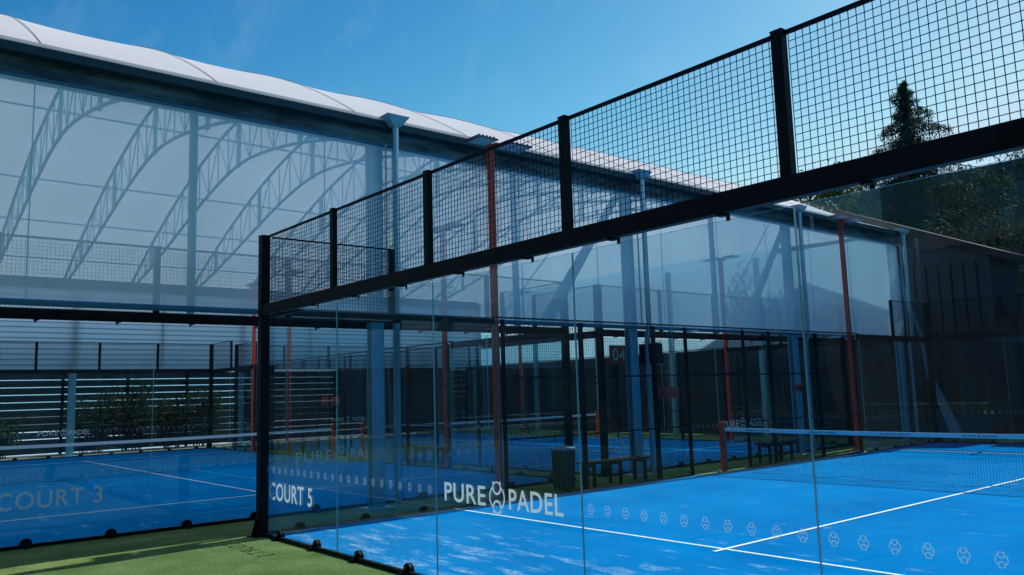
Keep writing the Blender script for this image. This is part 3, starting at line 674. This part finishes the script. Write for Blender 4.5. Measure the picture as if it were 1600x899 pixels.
# ------------------------------------------------------------------ plants
def leaf(mb, p, s, rnd, droop=0.0, asp=0.45):
    d = Vector((rnd.gauss(0, 1), rnd.gauss(0, 1), rnd.gauss(0, 0.7)-droop)).normalized(); a = d.orthogonal().normalized()
    a = Quaternion(d, rnd.random()*6.28) @ a; q = p+d*s
    mb.add([p, p+d*s*0.5+a*s*asp*0.5, q, p+d*s*0.5-a*s*asp*0.5], [(0, 1, 2, 3)])
LEAF1 = leaf_mat('shrub_leaves', (0.010, 0.024, 0.008), (0.045, 0.080, 0.020)); BARK = mat('bark', (0.06, 0.045, 0.035), 0.9, noise=(8, (0.12, 0.09, 0.07), 0.4, 0.7), bump=(20, 0.6))
def shrub(x, y, h, wd, label, seed):
    rnd = random.Random(seed); e = empty('shrub', (x, y, 0), 0, label, 'shrub', 'shrubs along the slatted fence')
    st = MB(); cr = MB()
    for k in range(int(13*wd)+6):
        bx = rnd.uniform(-0.25, 0.25); by = rnd.uniform(-wd/2, wd/2)*0.5; tip = Vector((bx+rnd.uniform(-0.3, 0.3), by*2+rnd.uniform(-0.2, 0.2), h*rnd.uniform(0.55, 1.0)))
        a = Vector((bx*0.3, by, 0)); mid = (a+tip)/2+Vector((rnd.uniform(-.1, .1), rnd.uniform(-.1, .1), 0.1)); st.path([a, mid, tip], 0.012, 5)
        for q in range(150):
            t = rnd.random()**0.7; c = a.lerp(mid, t*2) if t < .5 else mid.lerp(tip, t*2-1)
            if t < 0.18: continue
            leaf(cr, c+Vector((rnd.gauss(0, .13), rnd.gauss(0, .16), rnd.gauss(0, .12))), rnd.uniform(0.06, 0.13), rnd)
    st.build('stems', BARK, e); cr.build('foliage', LEAF1, e)
shrub(-23.6, 0.2, 1.4, 1.4, 'short shrub at the left edge before the slatted fence', 1)
shrub(-23.5, 3.3, 2.2, 1.6, 'shrub right of the steel column before the slatted fence', 2)
shrub(-23.5, 4.7, 2.7, 1.5, 'tallest shrub before the slatted fence in the middle', 3)
shrub(-23.5, 6.2, 2.1, 1.2, 'narrow shrub before the slatted fence near court corner', 4)
shrub(-23.5, 7.4, 2.4, 1.4, 'rightmost shrub before the slatted fence by court corner', 5)
CONL = leaf_mat('conifer_needles', (0.010, 0.026, 0.017), (0.045, 0.078, 0.042))
def conifer(x, y, h, rad, label, seed, dens=1.0):
    rnd = random.Random(seed); e = empty('conifer_tree', (x, y, 0), 0, label, 'tree', 'trees beyond the courts')
    cr = MB(); br = MB().tube((0, 0, 0), (0, 0, h*0.56), 0.26, 10, 0.14).tube((0, 0, h*0.55), (0, 0, h*0.98), 0.14, 8, 0.02); n = int(105*dens)
    for k in range(n):
        q = (k+rnd.random())/n; z = h*(1-q*0.86); ang = k*2.399+rnd.uniform(-.3, .3); L = rad(z/h)*(2.0 if 11.6 < z < 12.3 and h > 13 and math.cos(ang-0.88) > 0.4 else 1.0)*rnd.choice((0.45, 0.6, 0.75, 0.9, 1.05, 1.3))*(1.0+0.35*max(0, math.cos(ang-0.4)))
        ang += 0.0; dirv = Vector((math.cos(ang), math.sin(ang), 0)); side = Vector((-dirv.y, dirv.x, 0))
        pts = [Vector((0, 0, z))+dirv*(L*t)+Vector((0, 0, 0.22*L*t-0.36*L*t*t)) for t in (0, .25, .5, .75, 1)]
        for i in range(4): br.tube(pts[i], pts[i+1], 0.03*(1-i/5), 5, 0.03*(1-(i+1)/5), cap=False)
        m_ = int((110+170*L)*dens)
        for j in range(m_):
            t = rnd.random()**0.8; i = min(3, int(t*4)); c = pts[i].lerp(pts[i+1], t*4-i)
            sp = 0.15*L*(1-t*0.5)+0.04; c = c+side*rnd.uniform(-sp, sp)+Vector((0, 0, -abs(rnd.gauss(0, 0.16+0.05*L))))
            leaf(cr, c, rnd.uniform(0.10, 0.30)*(0.7+0.08*L), rnd, 1.5, 0.2)
    for k in range(int(3600*dens)):     # inner sprays round the trunk
        q = rnd.random(); z = h*(1-q*0.5); rr = 0.42*rad(z/h)*abs(rnd.gauss(0, 0.6)); a = rnd.random()*6.283
        leaf(cr, Vector((rr*math.cos(a), rr*math.sin(a), z-0.1)), rnd.uniform(0.12, 0.28), rnd, 1.2, 0.22)
    br.build('trunk', BARK, e); cr.build('crown', CONL, e)
def prof(z):
    if z > 0.73: return 0.12+(1-z)*8.4
    return min(4.8, 2.38+(0.73-z)*12)
conifer(-5.0, 31.3, 14.95, prof, 'tall conifer with ragged pointed top rising beyond the fence', 11, 1.15)
conifer(2.6, 31.0, 10.6, lambda z: min(4.5, 0.3+(1-z)*8), 'lower dark conifer at the right edge behind the court', 12, 0.9)
BLF = leaf_mat('broad_leaves', (0.030, 0.060, 0.018), (0.11, 0.16, 0.04))
def broad(x, y, h, r_, label, seed):
    rnd = random.Random(seed); e = empty('broadleaf_tree', (x, y, 0), 0, label, 'tree', 'trees beyond the courts')
    st = MB().tube((0, 0, 0), (0, 0, h*0.6), 0.2, 10, 0.12); cr = MB()
    for k in range(34):
        v = Vector((rnd.gauss(0, .5), rnd.gauss(0, .5), rnd.uniform(-.9, 1))); v = v.normalized()*rnd.uniform(0.4, 1.0)
        c = Vector((v.x*r_, v.y*r_, h-r_*1.05+v.z*r_)); st.tube((0, 0, h*0.45+0.15*k/34*h), c, 0.04, 5, 0.01)
        sc_ = r_/1.7
        for q in range(190): leaf(cr, c+Vector((rnd.gauss(0, .3), rnd.gauss(0, .3), rnd.gauss(0, .25)))*sc_, rnd.uniform(0.09, 0.18)*sc_**1.2, rnd, 0.1, 0.6)
    st.build('trunk', BARK, e); cr.build('crown', BLF, e)
broad(-6.6, 26.5, 10.6, 1.7, 'small leafy treetop showing above the end of the canopy roof', 21)

# ------------------------------------------------------------------ buildings and fences beyond
BROWN = mat('brown_roof_sheet', (0.055, 0.040, 0.033), 0.85, 0, 0.1, noise=(2, (0.09, 0.066, 0.054), 0.4, 0.7, (0.3, 4, 1)))
DW = mat('dark_cladding', (0.022, 0.030, 0.038), 0.7, noise=(0.8, (0.03, 0.042, 0.05), 0.4, 0.7))
e = empty('shed', (-4.5, 25, 0), 0, 'dark gabled shed with brown roof edge beyond the canopy end', 'shed')
MB().prism([(-4.9, 0), (4.9, 0), (4.9, 5.72), (0, 7.85), (-4.9, 5.72)], 'y', -1.0, 1.4).build('wall', DW, e)
mb = MB(); mb.prism([(0, 7.87), (5.25, 5.58), (5.25, 5.82), (0, 8.12)], 'y', -1.3, 1.7); mb.prism([(0, 7.87), (0, 8.12), (-5.25, 5.82), (-5.25, 5.58)], 'y', -1.3, 1.7); mb.build('roof', BROWN, e)
mb = MB()
for k in range(24): mb.box(-4.7+0.4*k-0.02, -4.7+0.4*k+0.02, -1.03, -1.001, 0.2, 5.6)
mb.build('battens', BLK, e)
TEAL = mat('dark_teal_cladding', (0.010, 0.030, 0.038), 0.6, 0, 0.2, noise=(0.3, (0.014, 0.038, 0.046), 0.4, 0.7, (4, 1, 0.3)))
e = empty('warehouse', (2, 44, 0), 0, 'large dark teal warehouse behind the conifer', 'building')
mb = MB().box(-15, 28, -4, 12, 0, 12.1); mb.build('wall', TEAL, e)
MB().box(-15.2, 28.2, -4.2, 12.2, 12.101, 12.42).build('parapet', TEAL, e)
GL = mat('dark_window', (0.01, 0.016, 0.022), 0.15, 0, 0.7)
for k in range(7): MB().box(-9+5*k, -6+5*k, -4.03, -4.001, 7.5, 10.2).build('window', GL, e)
e = empty('timber_fence', (6, 22.8, 0), 0, 'black timber fence behind the far end of the sunlit court', 'fence')
mb = MB()
for k in range(95): mb.box(-7.0+0.15*k, -7.0+0.15*k+0.14, -0.012, 0.012, 0.02, 3.25+0.02*((k*7) % 3))
mb.build('boards', DARKF, e)
for k in range(6): MB().box(-6.9+2.6*k-0.05, -6.9+2.6*k+0.05, -0.11, -0.013, 0, 3.3).build('post', BLK, e)
BRK = mat('rust_orange_cladding', (0.22, 0.055, 0.025), 0.7, noise=(3, (0.30, 0.08, 0.035), 0.4, 0.7, (0.3, 1, 5)))
e = empty('cabin', (3.6, 24.6, 0), 0, 'rust orange boarded cabin showing above the black fence at the right edge', 'cabin')
MB().box(-2.1, 2.2, -1.2, 1.5, 0, 3.0).build('wall', DW, e)
mb = MB()
for k in range(9): mb.box(-2.15, 2.25, -1.26, -1.21, 3.01+0.14*k, 3.01+0.14*k+0.12)
mb.build('boards', BRK, e)
MB().box(-2.3, 2.4, -1.4, 1.6, 4.3, 4.42).build('roof', DW, e)
MB().box(-2.1, 2.2, -1.2, 1.5, 3.001, 4.29).build('upper_wall', DW, e)

# things out of view, mirrored in the glass; all but the sports hall added to tone reflections
HALL = mat('dark_hall_cladding', (0.012, 0.018, 0.022), 0.85, 0, 0.1, noise=(0.5, (0.02, 0.026, 0.03), 0.4, 0.7, (3, 1, 0.3)))
e = empty('sports_hall', (-10, -36, 0), 0, 'dark hall behind the viewer mirrored in the near glass wall', 'building')
MB().box(-45, 45, -6, 6, 0, 7.1).build('wall', HALL, e)
MB().box(-45.2, 45.2, -6.2, 6.2, 7.101, 7.5).build('parapet', DW, e)
e = empty('added_dark_block', (34, 6, 0), 0, 'added dark block off to the right that darkens the side glass reflection', 'building')  # invented block, put there to keep the side glass reflections dark
MB().box(-5, 5, -34, 40, 0, 8.5).build('wall', HALL, e)
MB().box(-5.2, 5.2, -34.2, 40.2, 8.501, 8.9).build('parapet', DW, e)
e = empty('screen_fence', (5, -15.2, 0), 0, 'added black screen behind the viewer that darkens the near glass reflection', 'fence')  # unseen screen added to darken what the near glass reflects
MB().box(-29.2, 24, -0.03, 0.03, 0.02, 3.1).build('screen', DARKF, e)
for k in range(14): MB().box(-29+4*k-0.05, -29+4*k+0.05, 0.031, 0.10, 0, 3.15).build('post', BLK, e)
e = empty('screen_fence', (14.5, 4, 0), 0, 'added black screen off to the right that darkens the side glass reflection', 'fence')  # added out of view so the side glass mirrors something dark
MB().box(-0.03, 0.03, -19, 19, 0.02, 3.1).build('screen', DARKF, e)
for k in range(10): MB().box(-0.10, -0.031, -18.9+4*k-0.05, -18.9+4*k+0.05, 0, 3.15).build('post', BLK, e)
for i_, (tx, th, tr_) in enumerate(((4.0, 11.5, 3.4),)):
    broad(tx, -26.5, th, tr_, 'added leafy tree behind the viewer that darkens the reflection at the right edge', 31+i_)  # made-up tree, placed for dark foliage in the right-hand reflection
TEALB = mat('teal_reflection_tint', (0.020, 0.075, 0.105), 0.8, 0, 0.1, noise=(0.4, (0.030, 0.095, 0.13), 0.4, 0.7, (5, 1, 0.3)))
e = empty('added_teal_block', (20, -48, 0), 0, 'added tall teal block behind the viewer that tints the rightmost glass reflection', 'building')  # added block, coloured teal to tint the rightmost reflections
MB().box(-32, 30, -5, 5, 0, 19).build('wall', TEALB, e)
MB().box(-32.2, 30.2, -5.2, 5.2, 19.001, 19.5).build('parapet', DW, e)
for k in range(9): MB().box(-29+6.5*k, -25.5+6.5*k, 5.001, 5.04, 9.0, 12.5).build('window', GL, e)
